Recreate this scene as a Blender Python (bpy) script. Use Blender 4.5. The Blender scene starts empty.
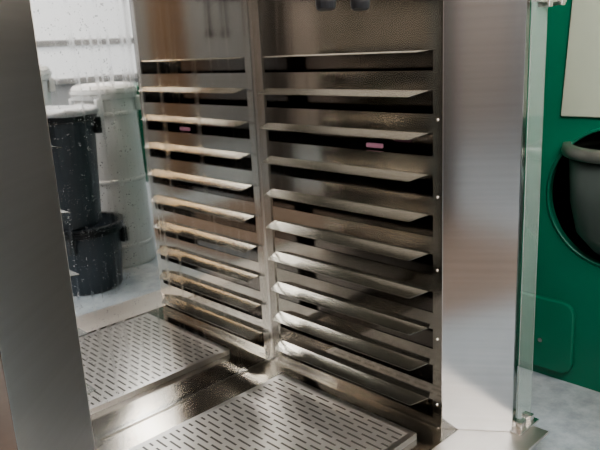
import bpy, bmesh, math
from mathutils import Vector, Matrix
S=0.004
def V(x,y,z): return Vector(((x-396)*S,(y-478)*S,(z+294.5)*S))
GZ=-315
# ---------------- materials
def mat(name):
    m=bpy.data.materials.new(name); m.use_nodes=True
    nt=m.node_tree; return m,nt,nt.nodes['Principled BSDF']
def steel(name,col,rough,scale=(1.2,1.2,70),amp=.06,metal=1.0,aniso=.5,rot=.25,smear=0):
    m,nt,b=mat(name); N=nt.nodes; L=nt.links
    tc=N.new('ShaderNodeTexCoord'); mp=N.new('ShaderNodeMapping'); mp.inputs['Scale'].default_value=scale
    n=N.new('ShaderNodeTexNoise'); n.inputs['Scale'].default_value=1; n.inputs['Detail'].default_value=3
    L.new(tc.outputs['Object'],mp.inputs[0]); L.new(mp.outputs[0],n.inputs['Vector'])
    mx=N.new('ShaderNodeMix'); mx.data_type='RGBA'
    mx.inputs['A'].default_value=(*[c*(1-2*amp) for c in col],1); mx.inputs['B'].default_value=(*col,1)
    L.new(n.outputs[0],mx.inputs['Factor']); L.new(mx.outputs['Result'],b.inputs['Base Color'])
    b.inputs['Roughness'].default_value=rough
    b.inputs['Metallic'].default_value=metal
    if smear:
        n2=N.new('ShaderNodeTexNoise'); n2.inputs['Scale'].default_value=3; n2.inputs['Detail'].default_value=0
        L.new(tc.outputs['Object'],n2.inputs['Vector'])
        bp=N.new('ShaderNodeBump'); bp.inputs['Strength'].default_value=smear; bp.inputs['Distance'].default_value=.01
        L.new(n2.outputs[0],bp.inputs['Height']); L.new(bp.outputs[0],b.inputs['Normal'])
    if aniso:
        b.inputs['Anisotropic'].default_value=aniso; b.inputs['Anisotropic Rotation'].default_value=rot
        t=N.new('ShaderNodeTangent'); t.direction_type='RADIAL'; t.axis='Z'; L.new(t.outputs[0],b.inputs['Tangent'])
    return m
def paint(name,col,rough=.5,var=.12,sc=8,metal=0,bump=0,spec=.5):
    m,nt,b=mat(name); N=nt.nodes; L=nt.links
    tc=N.new('ShaderNodeTexCoord'); n=N.new('ShaderNodeTexNoise'); n.inputs['Scale'].default_value=sc; n.inputs['Detail'].default_value=6
    L.new(tc.outputs['Object'],n.inputs['Vector'])
    mx=N.new('ShaderNodeMix'); mx.data_type='RGBA'
    mx.inputs['A'].default_value=(*[c*(1-var) for c in col],1); mx.inputs['B'].default_value=(*[min(1,c*(1+var)) for c in col],1)
    L.new(n.outputs[0],mx.inputs['Factor']); L.new(mx.outputs['Result'],b.inputs['Base Color'])
    b.inputs['Roughness'].default_value=rough; b.inputs['Metallic'].default_value=metal
    b.inputs['Specular IOR Level'].default_value=spec
    if bump:
        bp=N.new('ShaderNodeBump'); bp.inputs['Strength'].default_value=bump; bp.inputs['Distance'].default_value=.003
        L.new(n.outputs[0],bp.inputs['Height']); L.new(bp.outputs[0],b.inputs['Normal'])
    return m
M_panel=steel('panel_steel',(.49,.475,.44),.10,aniso=.3,amp=.03,smear=.05)
M_panelL=steel('copper_tint_steel',(.62,.52,.43),.13,aniso=.3,amp=.03)  # left wall tinted warm to put copper reflections into the right wall
M_louver=steel('louver_steel',(.38,.38,.355),.26,scale=(4,1,4),aniso=0,amp=.03)
M_col=steel('column_steel',(.52,.52,.52),.14,aniso=.6,amp=.10)
M_colL=steel('dark_column_steel',(.74,.79,.83),.30,aniso=.6,amp=.06)
M_frame=steel('frame_steel',(.30,.25,.22),.28,aniso=.6,amp=.08)
M_trim=steel('trim_steel',(.50,.49,.46),.18)
M_floor=steel('floor_steel',(.52,.49,.44),.18,scale=(2,30,2),aniso=0)
M_sill=steel('sill_steel',(.60,.58,.55),.42,scale=(2,30,2),aniso=0)
M_dark=steel('duct_steel',(.22,.21,.20),.12,aniso=0)
M_outer=steel('outer_steel',(.5,.5,.5),.4)
M_green=paint('green_enamel',(.010,.135,.078),.22,.1,5)
M_green_d=paint('green_dark',(.008,.12,.07),.3)
M_cream=paint('pale_enamel',(.36,.40,.33),.3,.05)
M_black=paint('black_plastic',(.015,.015,.017),.3)
M_binD=paint('grey_plastic',(.05,.065,.082),.4)
M_binR=paint('black_rim_plastic',(.016,.02,.025),.3)
M_binW=paint('white_plastic',(.62,.64,.65),.4)
M_bag=paint('white_bag',(.42,.45,.48),.3,.2,30,bump=.8)
M_wall=paint('hall_wall',(.34,.35,.36),.7,.05)
M_wallw=paint('warm_wall',(.36,.31,.28),.7,.1)
M_pill=paint('dark_band_pillar',(.07,.06,.055),.6,.1)
M_pillw=paint('warm_band_pillar',(.26,.17,.11),.5,.1)
M_mat=paint('reflection_mat_brown',(.15,.11,.085),.6,.2)
M_ceil=paint('hall_ceiling',(.30,.30,.30),.8,.05)
M_screw=paint('screw_metal',(.75,.73,.7),.25,.05,8,1)
M_bowl=paint('bowl_metal',(.14,.17,.155),.33,.2,8,.6)
M_rim=paint('bowl_rim',(.32,.33,.30),.3,.3,20,.8)
# mirror
M_mir,nt,b=mat('polished_steel'); N=nt.nodes; L=nt.links
tc=N.new('ShaderNodeTexCoord'); vo=N.new('ShaderNodeTexVoronoi'); vo.inputs['Scale'].default_value=140
L.new(tc.outputs['Object'],vo.inputs['Vector'])
ns=N.new('ShaderNodeTexNoise'); ns.inputs['Scale'].default_value=60; ns.inputs['Detail'].default_value=0; L.new(tc.outputs['Object'],ns.inputs['Vector'])
th=N.new('ShaderNodeMapRange'); th.inputs['From Min'].default_value=.4; th.inputs['From Max'].default_value=.75; th.inputs['To Min'].default_value=.06; th.inputs['To Max'].default_value=.34
L.new(ns.outputs[0],th.inputs[0])
sx=N.new('ShaderNodeSeparateXYZ'); L.new(tc.outputs['Object'],sx.inputs[0])
mk=N.new('ShaderNodeMapRange'); mk.inputs['From Min'].default_value=-.56; mk.inputs['From Max'].default_value=-.42; mk.inputs['To Min'].default_value=1; mk.inputs['To Max'].default_value=.0
L.new(sx.outputs['X'],mk.inputs[0])
ml=N.new('ShaderNodeMath'); ml.operation='MULTIPLY'; L.new(th.outputs[0],ml.inputs[0]); L.new(mk.outputs[0],ml.inputs[1])
lt=N.new('ShaderNodeMath'); lt.operation='LESS_THAN'; L.new(vo.outputs['Distance'],lt.inputs[0]); L.new(ml.outputs[0],lt.inputs[1])
mp=N.new('ShaderNodeMapping'); mp.inputs['Rotation'].default_value=(0,.5,0); mp.inputs['Scale'].default_value=(50,1,1.5); L.new(tc.outputs['Object'],mp.inputs[0])
st=N.new('ShaderNodeTexNoise'); st.inputs['Scale'].default_value=1; L.new(mp.outputs[0],st.inputs['Vector'])
hz=N.new('ShaderNodeMapRange'); hz.inputs['From Min'].default_value=.5; hz.inputs['From Max'].default_value=.75; hz.inputs['To Min'].default_value=.025; hz.inputs['To Max'].default_value=.14; L.new(st.outputs[0],hz.inputs[0])
mr=N.new('ShaderNodeMath'); mr.operation='MULTIPLY_ADD'; mr.inputs[1].default_value=.2
L.new(lt.outputs[0],mr.inputs[0]); L.new(hz.outputs[0],mr.inputs[2]); L.new(mr.outputs[0],b.inputs['Roughness'])
mc=N.new('ShaderNodeMix'); mc.data_type='RGBA'; mc.inputs['A'].default_value=(.78,.77,.755,1); mc.inputs['B'].default_value=(.60,.59,.58,1)
L.new(lt.outputs[0],mc.inputs['Factor']); L.new(mc.outputs['Result'],b.inputs['Base Color']); b.inputs['Metallic'].default_value=1
# glass
M_glass,nt,b=mat('clear_glass'); b.inputs['Transmission Weight'].default_value=.88; b.inputs['Roughness'].default_value=.03
b.inputs['Base Color'].default_value=(.88,.96,.93,1); b.inputs['IOR'].default_value=1.25
# tray perforation
M_tray,nt,b=mat('perforated_steel'); N=nt.nodes; L=nt.links
tc=N.new('ShaderNodeTexCoord'); mp=N.new('ShaderNodeMapping'); mp.inputs['Rotation'].default_value=(0,0,math.pi/2)
br=N.new('ShaderNodeTexBrick'); br.offset=.5; br.inputs['Scale'].default_value=1
br.inputs['Brick Width'].default_value=.076; br.inputs['Row Height'].default_value=.0245; br.inputs['Mortar Size'].default_value=.0088; br.inputs['Mortar Smooth'].default_value=0
L.new(tc.outputs['Object'],mp.inputs[0]); L.new(mp.outputs[0],br.inputs['Vector'])
br.inputs['Color1'].default_value=(0,0,0,1); br.inputs['Color2'].default_value=(0,0,0,1); br.inputs['Mortar'].default_value=(1,1,1,1)
sm=N.new('ShaderNodeTexNoise'); sm.inputs['Scale'].default_value=4; sm.inputs['Detail'].default_value=5; L.new(tc.outputs['Object'],sm.inputs['Vector'])
sc=N.new('ShaderNodeMix'); sc.data_type='RGBA'; sc.inputs['A'].default_value=(.68,.67,.64,1); sc.inputs['B'].default_value=(.90,.89,.87,1); L.new(sm.outputs[0],sc.inputs['Factor'])
mx=N.new('ShaderNodeMix'); mx.data_type='RGBA'; mx.inputs['A'].default_value=(.05,.047,.042,1); L.new(sc.outputs['Result'],mx.inputs['B'])
L.new(br.outputs['Color'],mx.inputs['Factor']); L.new(mx.outputs['Result'],b.inputs['Base Color'])
ms=N.new('ShaderNodeMath'); ms.operation='MULTIPLY'; ms.inputs[1].default_value=.9; L.new(br.outputs['Color'],ms.inputs[0])
L.new(ms.outputs[0],b.inputs['Metallic']); b.inputs['Roughness'].default_value=.28
M_traye=steel('tray_edge_steel',(.88,.87,.86),.28,aniso=0)
# ground
M_ground,nt,b=mat('ground_terrazzo'); N=nt.nodes; L=nt.links
tc=N.new('ShaderNodeTexCoord'); n=N.new('ShaderNodeTexNoise'); n.inputs['Scale'].default_value=14; n.inputs['Detail'].default_value=10; n.inputs['Roughness'].default_value=.7
L.new(tc.outputs['Object'],n.inputs['Vector']); cr=N.new('ShaderNodeValToRGB')
cr.color_ramp.elements[0].position=.3; cr.color_ramp.elements[0].color=(.20,.24,.27,1)
cr.color_ramp.elements[1].position=.65; cr.color_ramp.elements[1].color=(.36,.41,.45,1)
L.new(n.outputs[0],cr.inputs[0]); L.new(cr.outputs[0],b.inputs['Base Color']); b.inputs['Roughness'].default_value=.4
M_lamp,nt,b=mat('lamp_panel'); b.inputs['Emission Color'].default_value=(1,.98,.95,1); b.inputs['Emission Strength'].default_value=32
M_lampw,nt,b=mat('warm_lamp'); b.inputs['Emission Color'].default_value=(1,.70,.42,1); b.inputs['Emission Strength'].default_value=26
M_pink,nt,b=mat('pink_glow'); b.inputs['Base Color'].default_value=(.4,.25,.3,1); b.inputs['Emission Color'].default_value=(1,.45,.62,1); b.inputs['Emission Strength'].default_value=.16
M_win,nt,b=mat('bright_window'); b.inputs['Emission Color'].default_value=(.88,.94,1,1); b.inputs['Emission Strength'].default_value=.45

col=bpy.context.scene.collection
def link(o,parent=None,**kw):
    col.objects.link(o)
    if parent:
        o.parent=parent
    for k,v in kw.items(): o[k]=v
    return o
def meshobj(name,verts,faces,m,parent=None,bevel=0,smooth=False,**kw):
    me=bpy.data.meshes.new(name); me.from_pydata([tuple(v) for v in verts],[],faces)
    bm=bmesh.new(); bm.from_mesh(me); bmesh.ops.remove_doubles(bm,verts=bm.verts,dist=1e-6)
    bmesh.ops.recalc_face_normals(bm,faces=bm.faces); bm.to_mesh(me); bm.free()
    me.materials.append(m)
    if smooth:
        for p in me.polygons: p.use_smooth=True
    o=bpy.data.objects.new(name,me); link(o,parent,**kw)
    if bevel:
        md=o.modifiers.new('b','BEVEL'); md.width=bevel; md.segments=2; md.limit_method='ANGLE'
    return o
def prism(pts,z0,z1):
    n=len(pts); vs=[V(x,y,z0) for x,y in pts]+[V(x,y,z1) for x,y in pts]
    fs=[list(range(n))[::-1],list(range(n,2*n))]+[[i,(i+1)%n,n+(i+1)%n,n+i] for i in range(n)]
    return vs,fs
def boxes(lst):
    vs=[];fs=[]
    for (x0,x1,y0,y1,z0,z1) in lst:
        v,f=prism([(x0,y0),(x1,y0),(x1,y1),(x0,y1)],z0,z1)
        k=len(vs); vs+=v; fs+=[[i+k for i in q] for q in f]
    return vs,fs
def lathe(cx,cy,prof,seg=40,caps=True,wob=None):
    vs=[];fs=[]
    for j,(r,z) in enumerate(prof):
        for i in range(seg):
            a=2*math.pi*i/seg
            rr=r; zz=z
            if wob:
                k=wob*math.sin(7*a+j*1.3)+wob*.6*math.sin(13*a+j*2.1); rr=r+k*.6; zz=z+k
            vs.append(V(cx+rr*math.cos(a),cy+rr*math.sin(a),zz))
    for j in range(len(prof)-1):
        for i in range(seg):
            a=j*seg+i;b_=j*seg+(i+1)%seg
            fs.append([a,b_,b_+seg,a+seg])
    if caps:
        fs.append(list(range(seg))[::-1]); fs.append([ (len(prof)-1)*seg+i for i in range(seg)])
    return vs,fs
def empty(name,loc,label,cat,group=None):
    e=bpy.data.objects.new(name,None); e.empty_display_size=.1
    link(e,None,label=label,category=cat)
    if group: e['group']=group
    return e
# ---------------- cabinet
TOP=150; FZ=-294.5
cab=empty('proofing_cabinet',None,'stainless steel proofing cabinet with louvered walls and mirror-polished back','cabinet')
XW=396; XL=118; YB=463; YF=268
LIPS=[-8.8-29.65*i for i in range(10)]
DROP=3.5; OUT=13.5; SLOT=16.3
def side(sign,xw,pm):
    y0=YF; y1=YB; a=YB-13; s=YF+8
    bx=[]
    t=1.2
    xo=xw-sign*t
    X0,X1=min(xw,xo),max(xw,xo)
    bx.append((X0,X1,a,y1,FZ,TOP)); bx.append((X0,X1,y0,s,FZ,TOP))
    zt=TOP
    for li,lz in enumerate(LIPS):
        hz=lz+DROP if li else lz+1
        bx.append((X0,X1,s,a,hz,zt)); zt=lz+DROP-SLOT
    bx.append((X0,X1,s,a,FZ,zt))
    v,f=boxes(bx)
    p=meshobj('side_panel',v,f,pm,cab)
    for li,lz in enumerate(LIPS):
        out,dr=(OUT,DROP) if li else (3,1)
        hz=lz+dr
        i=xw+sign*.2; o=xw+sign*out
        ya=a-1; yb=s+4
        T=.35
        ring=[(i,yb,hz),(i,ya,hz),(o,ya-2,lz),(o,yb+8,lz)]
        v=[V(x,y,z) for x,y,z in ring]+[V(x,y,z-T) for x,y,z in ring]
        f=[[0,1,2,3],[7,6,5,4],[0,4,5,1],[1,5,6,2],[2,6,7,3],[3,7,4,0]]
        meshobj('louver',v,f,M_louver,p)
    xb=xw-sign*26
    v,f=boxes([(min(xb,xb-sign*1),max(xb,xb-sign*1),y0,y1,FZ,TOP)])
    meshobj('air_duct',v,f,M_dark,cab)
    for zz in (-55,-110,-165,-220,-275):
        vv=[];ff=[]
        n=10
        for r,d in ((1.1,0),(1.1,.6),(.7,.9)):
            for k in range(n):
                an=2*math.pi*k/n; vv.append(V(xw+sign*d,YF+4+r*math.cos(an),zz+r*math.sin(an)))
        for j in range(2):
            for k in range(n): ff.append([j*n+k,j*n+(k+1)%n,(j+1)*n+(k+1)%n,(j+1)*n+k])
        ff.append([2*n+k for k in range(n)])
        meshobj('screw',vv,ff,M_screw,p,smooth=True)
    return p
side(-1,XW,M_panel); side(1,XL,M_panelL)
v,f=boxes([(403,406,328,344,-80,-76.5)]); meshobj('pink_glint',v,f,M_pink,cab,bevel=.004,label='small glowing bar standing in for a faint pink glint')  # no lamp: glowing bar drawn in for a pink glint in the slot
v,f=boxes([(XL-26,XW+26,YB,YB+2,FZ,TOP)]); meshobj('back_panel',v,f,M_mir,cab,label='mirror-polished steel back panel with water spots')
for sgn,xw in ((-1,XW),(1,XL)):
    v,f=prism([(xw,YB),(xw,YB-11),(xw+sgn*1.2,YB-11),(xw+sgn*1.6,YB-2.5),(xw+sgn*3,YB-1.2),(xw+sgn*3,YB)],FZ,TOP)
    meshobj('corner_strip',v,f,M_trim,cab)
v,f=prism([(XW,YF),(427,225),(434,226),(434,YF+8),(XW+26,YF+8),(XW+1.2,YF+8)],FZ,TOP)
meshobj('front_post',v,f,M_col,cab,bevel=.002,label='bright brushed steel splayed front post')
v,f=prism([(XL,YF),(71,225),(62,226),(62,YF+8),(XL-1.2,YF+8)],FZ,TOP)
meshobj('front_post',v,f,M_colL,cab,bevel=.002,label='dark brushed steel splayed front post')
v,f=boxes([(-20,70,221,224.5,FZ,TOP)]); meshobj('front_frame',v,f,M_frame,cab,bevel=.002)
v,f=boxes([(434,437,232,YB+2,FZ,TOP)]); meshobj('outer_side',v,f,M_outer,cab)
v,f=boxes([(-20,437,222,YB+2,TOP,TOP+6)]); meshobj('roof_panel',v,f,M_trim,cab)
v,f=boxes([(-20,437,221,225,60,TOP)]); meshobj('front_header',v,f,M_trim,cab)
v,f=prism([(-20,YF-10),(433,YF-10),(433,YB+2),(-20,YB+2)],FZ-2,FZ); meshobj('floor_pan',v,f,M_floor,cab)
v,f=boxes([(XL,XW-2,YB-3,YB-.2,FZ,FZ+1.2),(XW-3,XW-.2,YF+2,YB-3,FZ,FZ+1.2)]); meshobj('floor_fold',v,f,M_trim,cab)
v,f=prism([(-20,205),(446,205),(446,YF-10.3),(-20,YF-10.3)],FZ-2,FZ); meshobj('front_sill',v,f,M_sill,cab,bevel=.001)
v,f=boxes([(-15,436,210,YB,GZ,FZ-2)]); meshobj('plinth',v,f,M_outer,cab)
v,f=prism([(430,222.7),(453,223.4),(453,224.1),(430,223.4)],FZ+4,TOP)
gd=meshobj('glass_door',v,f,M_glass,cab,label='clear frameless glass door edge')
v,f=boxes([(425,455,217,226,FZ,FZ+2),(430,436,219,227,FZ+2,FZ+8),(444,450,219,227,FZ+2,FZ+8),(432,448,221,225,FZ+2,FZ+6)]); meshobj('hinge',v,f,M_screw,gd,bevel=.003)
v,f=boxes([(436,474,220,227,19,27),(446,452,219,228,16,30),(462,468,218,229,17,30)]); meshobj('hinge',v,f,M_screw,gd,bevel=.003)
for xx in (236,260):
    v,f=lathe(xx,223,[(3,14.5),(4.4,15.5),(4.8,18),(4.6,22),(3.4,23),(2.2,24),(2.2,60)],24)
    meshobj('door_knob',v,f,M_black,cab,smooth=False,label='black rounded knob')
# ---------------- tray
tray=empty('perforated_tray',None,'slotted stainless steel floor grate lying on the cabinet floor','tray')
X0,X1,Y0,Y1=122,372,274,424; ZT=-289.5
v,f=boxes([(X0+5,X1-5,Y0+5,Y1-5,ZT-1.2,ZT+.05)]); meshobj('tray_plate',v,f,M_tray,tray)
v,f=boxes([(X0,X1,Y0,Y0+5,ZT-1.4,ZT+.2),(X0,X1,Y1-5,Y1,ZT-1.4,ZT+.2),(X0,X0+5,Y0+5,Y1-5,ZT-1.4,ZT+.2),(X1-5,X1,Y0+5,Y1-5,ZT-1.4,ZT+.2),
 (X0,X1,Y0,Y0+1,FZ,ZT-1.4),(X0,X1,Y1-1,Y1,FZ,ZT-1.4),(X0,X0+1,Y0+1,Y1-1,FZ,ZT-1.4),(X1-1,X1,Y0+1,Y1-1,FZ,ZT-1.4)])
meshobj('tray_rim',v,f,M_traye,tray)
# ---------------- green mixer
mix=empty('dough_mixer',None,'green enamelled bakery mixer with a metal bowl in a round opening','mixer')
GX=565; gy0,gy1=130,455; gz0,gz1=GZ,120
cy,cz,R=211,-137,60
n=64; vs=[];fs=[]
def sq(an):
    c,s=math.cos(an),math.sin(an)
    ty=((gy1-cy)/c if c>1e-9 else ((gy0-cy)/c if c<-1e-9 else 1e9)); tz=((gz1-cz)/s if s>1e-9 else ((gz0-cz)/s if s<-1e-9 else 1e9))
    t=min(ty,tz); return cy+t*c,cz+t*s
angs=sorted([2*math.pi*k/n for k in range(n)]+[math.atan2(z-cz,y-cy)%(2*math.pi) for y in(gy0,gy1) for z in (gz0,gz1)])
n=len(angs)
for a in angs: vs.append(V(GX,cy+R*math.cos(a),cz+R*math.sin(a)))
for a in angs:
    y,z=sq(a); vs.append(V(GX,y,z))
for a in angs: vs.append(V(GX+8,cy+R*math.cos(a),cz+R*math.sin(a)))
for a in angs:
    y,z=sq(a); vs.append(V(GX+150,y,z))
for k in range(n):
    j=(k+1)%n
    fs.append([k,j,n+j,n+k]); fs.append([k,2*n+k,2*n+j,j]); fs.append([n+k,n+j,3*n+j,3*n+k])
fs.append([3*n+k for k in range(n)])
meshobj('mixer_body',vs,fs,M_green,mix)
vs=[];fs=[];m_=12;n=64
for k in range(n):
    a=2*math.pi*k/n
    for q in range(m_):
        p=2*math.pi*q/m_; rr=R+1.4*math.cos(p); vs.append(V(GX-.5+1.4*math.sin(p),cy+rr*math.cos(a),cz+rr*math.sin(a)))
for k in range(n):
    for q in range(m_):
        fs.append([k*m_+q,((k+1)%n)*m_+q,((k+1)%n)*m_+(q+1)%m_,k*m_+(q+1)%m_])
meshobj('opening_rim',vs,fs,M_green_d,mix,smooth=True)
bx_,by_=582,204
v,f=lathe(bx_,by_,[(8,-188),(30,-184),(44,-168),(50,-142),(53,-100),(51,-100),(48,-140),(42,-166),(28,-180),(6,-184)],48)
bw=meshobj('mixer_bowl',v,f,M_bowl,mix,smooth=True)
v,f=lathe(bx_,by_,[(53,-102),(58,-101),(59,-98),(58,-92),(52,-91),(50,-96),(53,-102)],48,False)
meshobj('bowl_rim',v,f,M_rim,bw,smooth=True)
def rrect(y0,y1,z0,z1,r,x0,x1):
    pts=[]
    for cyy,czz,a0 in ((y1-r,z1-r,0),(y0+r,z1-r,90),(y0+r,z0+r,180),(y1-r,z0+r,270)):
        for k in range(7):
            a=math.radians(a0+k*15); pts.append((cyy+r*math.cos(a),czz+r*math.sin(a)))
    n=len(pts); vs=[V(x0,y,z) for y,z in pts]+[V(x1,y,z) for y,z in pts]
    return vs,[list(range(n)),list(range(n,2*n))[::-1]]+[[i,(i+1)%n,n+(i+1)%n,n+i] for i in range(n)]
v,f=rrect(239,440,-306,-236,12,GX-6,GX)
ap=meshobj('access_panel',v,f,M_green,mix,bevel=.006)
v,f=rrect(267,271,-279,-275,1.9,GX-8,GX-6); meshobj('bolt',v,f,M_screw,ap)
pts=[(132,-70),(262,-70),(252,116),(132,116)]
vs=[V(GX-3,y,z) for y,z in pts]+[V(GX,y,z) for y,z in pts]
meshobj('bowl_guard',vs,[[0,1,2,3],[7,6,5,4],[0,4,5,1],[1,5,6,2],[2,6,7,3],[3,7,4,0]],M_cream,mix,bevel=.004,label='pale grey-green cover')
# ---------------- bins (seen mirrored in the back panel)
def bin_(cx,cyy,r0,r1,z0,z1,m,label,lid=None,name='trash_can',rim=None,ribs=0,liner=False):
    e=empty(name,None,label,'trash can')
    prof=[(r0*.97,z0),(r0,z0+3)]
    k=8
    for i in range(1,k): 
        t=i/k; r=r0+(r1-r0)*t; z=z0+(z1-z0)*t
        if ribs and i%3==1: prof+=[(r,z-3),(r+1,z-2),(r+1,z+2),(r,z+3)]
        else: prof.append((r,z))
    prof+=[(r1,z1-12),(r1,z1-1),(r1-2,z1-1),(r1-2,z1-8),(r0-3,z0+4)]
    v,f=lathe(cx,cyy,prof,40); meshobj('can_body',v,f,m,e,smooth=False)
    v,f=lathe(cx,cyy,[(r1,z1-13),(r1+3,z1-12),(r1+3.5,z1-5),(r1+5,z1-4),(r1+5,z1),(r1-2,z1),(r1-2,z1-3),(r1,z1-13)],40,False)
    meshobj('can_rim',v,f,rim or m,e)
    for sg in (0,1,2,3):
        a=math.radians(40+90*sg); hx,hy=cx+(r1+3)*math.cos(a),cyy+(r1+3)*math.sin(a)
        v,f=boxes([(hx-5,hx+5,hy-5,hy+5,z1-32,z1-10)]); meshobj('handle',v,f,rim or m,e,bevel=.008)
    if liner:
        v,f=lathe(cx,cyy,[(r1+6,z1-5),(r1+6.2,z1),(r1+5,z1+2.5),(r1-2,z1+4),(r1*.6,z1+3),(r1*.3,z1+4),(4,z1+3)],60,True,.7); meshobj('can_liner',v,f,lid,e,smooth=True)
    elif lid:
        v,f=lathe(cx,cyy,[(r1+2,z1),(r1+3,z1+3),(r1-1,z1+8),(r1*.7,z1+10),(4,z1+11)],40); meshobj('lid',v,f,lid,e,smooth=False)
    return e
bin_(410,54,47,54,GZ,-222,M_binD,'low dark blue-grey plastic can under another can',None,'trash_can',M_binR)
bin_(394,54,43,51,-221.8,-68,M_binD,'dark blue-grey plastic trash can with loose white liner over the rim',M_bag,'trash_can',M_binR,0,True)
bin_(506,-14,50,44,GZ,-50,M_binW,'tall white ribbed plastic ingredient bin with lid',M_binW,'ingredient_bin',None,1)
bin_(430,-155,44,54,GZ,-20,M_binW,'large white plastic ingredient bin with lid',M_binW,'ingredient_bin')
c2=empty('equipment_cabinet',None,'green painted equipment cabinet on steel legs behind the bins','cabinet')
v,f=boxes([(568,700,-190,-80,-215,-52)]); meshobj('cabinet_body',v,f,M_green,c2,bevel=.02)
v,f=boxes([(565,568,-180,-90,-205,-62)]); meshobj('cabinet_door',v,f,M_green,c2,bevel=.01)
for lx in (572,690):
    for ly in (-185,-90):
        v,f=boxes([(lx,lx+6,ly,ly+6,GZ,-214)]); meshobj('leg',v,f,M_screw,c2)
v,f=boxes([(-220,190,-200,140,GZ,GZ+3)])
meshobj('reflection_mat',v,f,M_mat,None,bevel=.005,label='unseen brown mat added for a warm reflection in the front post',category='mat')  # out of view, added so the lower post reflects warm brown
# ---------------- room
def struct(name,bx,m):
    v,f=boxes([bx]); meshobj(name,v,f,m,None,kind='structure')
struct('floor',(-900,1300,-1000,1100,GZ-10,GZ),M_ground)
struct('ceiling',(-900,1300,-1000,1100,520,530),M_ceil)
struct('wall_front',(-900,1300,-1010,-1000,GZ,520),M_wall)
struct('wall_back',(-900,1300,1100,1110,GZ,520),M_wall)
struct('wall_left',(-910,-900,-1000,1100,GZ,520),M_wallw)
struct('wall_right',(1300,1310,-1000,1100,GZ,520),M_wall)
struct('window_1',(560,1280,-1000,-996,-60,330),M_win)
struct('trim_4',(560,1280,-996,-990,30,48),M_screw)
struct('trim_5',(985,992,-700,-693,GZ,520),M_screw)
struct('trim_6',(560,1280,-996,-990,-75,-60),M_screw)
struct('band_pillar_1',(-210,-150,-180,-130,GZ,520),M_pill)  # three unseen pillars from here, added for bands in the post's reflection
struct('band_pillar_2',(-120,-60,-420,-370,GZ,520),M_pillw)
struct('band_pillar_3',(-420,-330,-120,-60,GZ,520),M_pillw)
k=0
for x in (-600,-100,400,900):
    for y in (-750,-350,50):
        lz=505
        v,f=boxes([(x-40,x+40,y-120,y+120,lz,lz+10)])
        o=meshobj('ceiling_light',v,f,M_lampw if (k%5==3) else M_lamp,None,label='rectangular ceiling light panel',category='lamp',group='ceiling light panels'); k+=1
        
w=bpy.data.worlds.new('w'); bpy.context.scene.world=w; w.use_nodes=True
w.node_tree.nodes['Background'].inputs[0].default_value=(.8,.85,.9,1); w.node_tree.nodes['Background'].inputs[1].default_value=.5
def area(name,loc,tgt,size,e,colr):
    l=bpy.data.lights.new(name,'AREA'); l.size=size; l.energy=e; l.color=colr
    o=bpy.data.objects.new(name,l); col.objects.link(o); o.location=loc
    o.rotation_euler=(tgt-loc).to_track_quat('-Z','Y').to_euler()
area('hall_lamp',V(60,-150,440),V(350,350,-200),1.3,95,(1,.98,.96))
area('cabinet_warm_fill',V(250,360,146),V(251,360,-200),.8,6,(1,.92,.84))  # added fill under the roof for a warm glow on the steel
# ---------------- camera
cam=bpy.data.cameras.new('camera'); co=bpy.data.objects.new('camera',cam); col.objects.link(co)
Rt=Vector((.7139,-.6986,-.0505)); Up=Vector((.2149,.1501,.9651)); Fw=Vector((.6665,.6996,-.2569))
m=Matrix((Rt,Up,-Fw)).transposed().to_4x4(); m.translation=V(0,0,0); co.matrix_world=m
cam.sensor_width=36; cam.lens=676/600*36; cam.clip_start=.01
bpy.context.scene.camera=co
bpy.context.scene.view_settings.view_transform='AgX'
bpy.context.scene.view_settings.look='AgX - Medium High Contrast'
